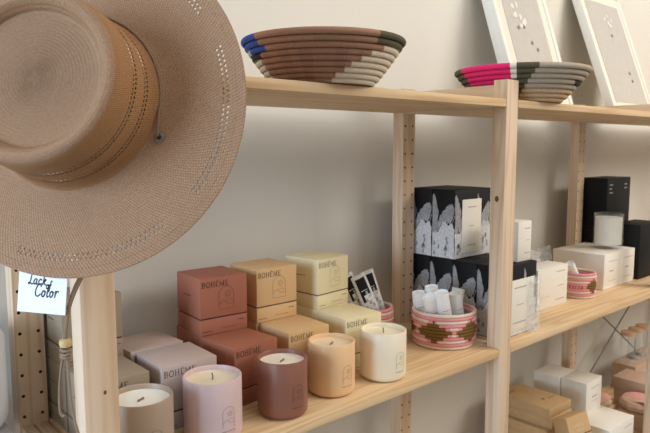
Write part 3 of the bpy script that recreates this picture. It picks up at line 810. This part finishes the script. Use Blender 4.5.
tag(b.build('chin_cord', hat), 'knotted leather chin cord')
b = MB(); c = at(65.5, 343, T)
bd = Matrix.Translation(c); b.lathe([(.0022, -.0046), (.0056, -.0036), (.0064, 0), (.0056, .0036), (.0022, .0046), (.0022, -.0046)], BEAD, 20, xf=HI @ bd); tag(b.build('bead', hat), 'pale wooden bead')

# swing tag with script lettering
TAGC = flat('tag_card', (236, 238, 242), .5, .01)
p00, p10, p01 = at(17, 311, .648), at(65, 315.5, .64), at(17.5, 266, .648)
ex = (p10-p00); ey = (p01-p00); W, H = ex.length, ey.length; ex.normalize(); ey = (ey-ex*ey.dot(ex)).normalized(); en = ex.cross(ey)
tg = bpy.data.objects.new('swing_tag', None); COL.objects.link(tg)
tg.matrix_world = Matrix(((ex.x, ey.x, en.x, p00.x), (ex.y, ey.y, en.y, p00.y), (ex.z, ey.z, en.z, p00.z), (0, 0, 0, 1)))
tag(tg, 'white swing tag with black script lettering hanging below the straw hat', 'tag')
b = MB(); b.box(0, 0, -.0008, W, H, 0, TAGC, .0002)
S = {
 'L': [[(.42, .98), (.34, 1.0), (.26, .8), (.2, .3), (.1, .04), (.0, .02), (.02, .12), (.2, .1), (.42, .0), (.55, .06)]],
 'a': [[(.38, .45), (.22, .5), (.06, .3), (.08, .06), (.22, .02), (.36, .2), (.4, .46)], [(.38, .4), (.36, .1), (.44, .0), (.54, .06)]],
 'c': [[(.38, .4), (.28, .5), (.1, .38), (.05, .16), (.16, .02), (.32, .04), (.44, .12)]],
 'k': [[(.14, 1.0), (.1, .5), (.06, .0)], [(.1, .24), (.3, .5), (.36, .42), (.16, .25)], [(.16, .25), (.34, .02), (.5, .04)]],
 'o': [[(.24, .5), (.08, .36), (.06, .12), (.2, .0), (.36, .14), (.38, .36), (.24, .5), (.3, .42), (.46, .4)]],
 'f': [[(.4, .9), (.3, 1.0), (.22, .8), (.16, .2), (.08, -.3), (.0, -.34)], [(.02, .46), (.36, .5)]],
 'C': [[(.62, .78), (.6, .96), (.44, 1.0), (.2, .8), (.08, .4), (.16, .08), (.36, .0), (.56, .1), (.64, .2)]],
 'l': [[(.2, 1.0), (.12, .5), (.1, .08), (.18, .0), (.28, .06)]],
 'r': [[(.08, .44), (.14, .5), (.12, .3), (.08, .0)], [(.12, .28), (.22, .44), (.34, .52), (.44, .46)]],
}
mp = lambda u, v: (u, v, .0002)
def script(txt, x, y, h, advs, w, kx=.78):
    for c, a in zip(txt, advs):
        for st in S[c]:
            q = [Vector((px+py*.12, py, 0)) for px, py in st]
            q = smooth3(q, 5); b.ribbon([(x+v.x*h*kx, y+v.y*h) for v in q], w, mp, INK)
        x += a*h*kx
u = W/48                                    # one photo pixel on the card
script('Lack', 10.0*u, 26.2*u, 10.2*u, (.60, .60, .54, .5), 1.05*u)
script('of', 27.6*u, 23.0*u, 7.4*u, (.5, .4), 1.0*u)
script('Color', 16.4*u, 15.4*u, 11.4*u, (.76, .54, .36, .54, .5), 1.2*u)
b.build('card', tg, smooth=False)

# ------------------------------------------------------------------ camera
cam = bpy.data.cameras.new('camera'); co = bpy.data.objects.new('camera', cam); COL.objects.link(co)
co.matrix_world = Matrix(((RX.x, UX.x, -FW.x, CAM.x), (RX.y, UX.y, -FW.y, CAM.y), (RX.z, UX.z, -FW.z, CAM.z), (0, 0, 0, 1)))
cam.sensor_fit = 'HORIZONTAL'; cam.sensor_width = 36; cam.lens = FPX/650*36; cam.clip_start = .02
SC.camera = co
cam.dof.use_dof = True; cam.dof.focus_distance = .85; cam.dof.aperture_fstop = 16

# ------------------------------------------------------------------ light
def area(name, loc, target, size, power, col):
    l = bpy.data.lights.new(name, 'AREA'); l.shape = 'RECTANGLE'; l.size, l.size_y = size; l.energy = power; l.color = col
    o = bpy.data.objects.new(name, l); COL.objects.link(o); o.location = loc
    o.rotation_euler = (Vector(target)-Vector(loc)).to_track_quat('-Z', 'Y').to_euler(); return o
area('interior_key_light', (2.7, -1.9, 2.25), (1.0, .3, .7), (1.6, 1.0), 44, (1, .95, .88))  # warm interior key light from upper front right, its source unseen
area('side_window_light', (-2.8, -.35, 1.2), (.3, .1, .75), (1.2, 1.6), 88, (.58, .77, 1))
area('ceiling_lamp', (1.3, -.9, 2.62), (1.3, -.4, 0), (2.4, 1.0), 17, (1, .93, .85))
w = bpy.data.worlds.new('world'); SC.world = w; w.use_nodes = True
bg = w.node_tree.nodes['Background']; bg.inputs[0].default_value = (*lin((248, 236, 218)), 1); bg.inputs[1].default_value = .46
vs = SC.view_settings; vs.view_transform = 'Standard'; vs.look = 'None'; vs.gamma = 1; vs.use_curve_mapping = False; vs.exposure = .13
try: SC.cycles.use_denoising = True
except Exception: pass
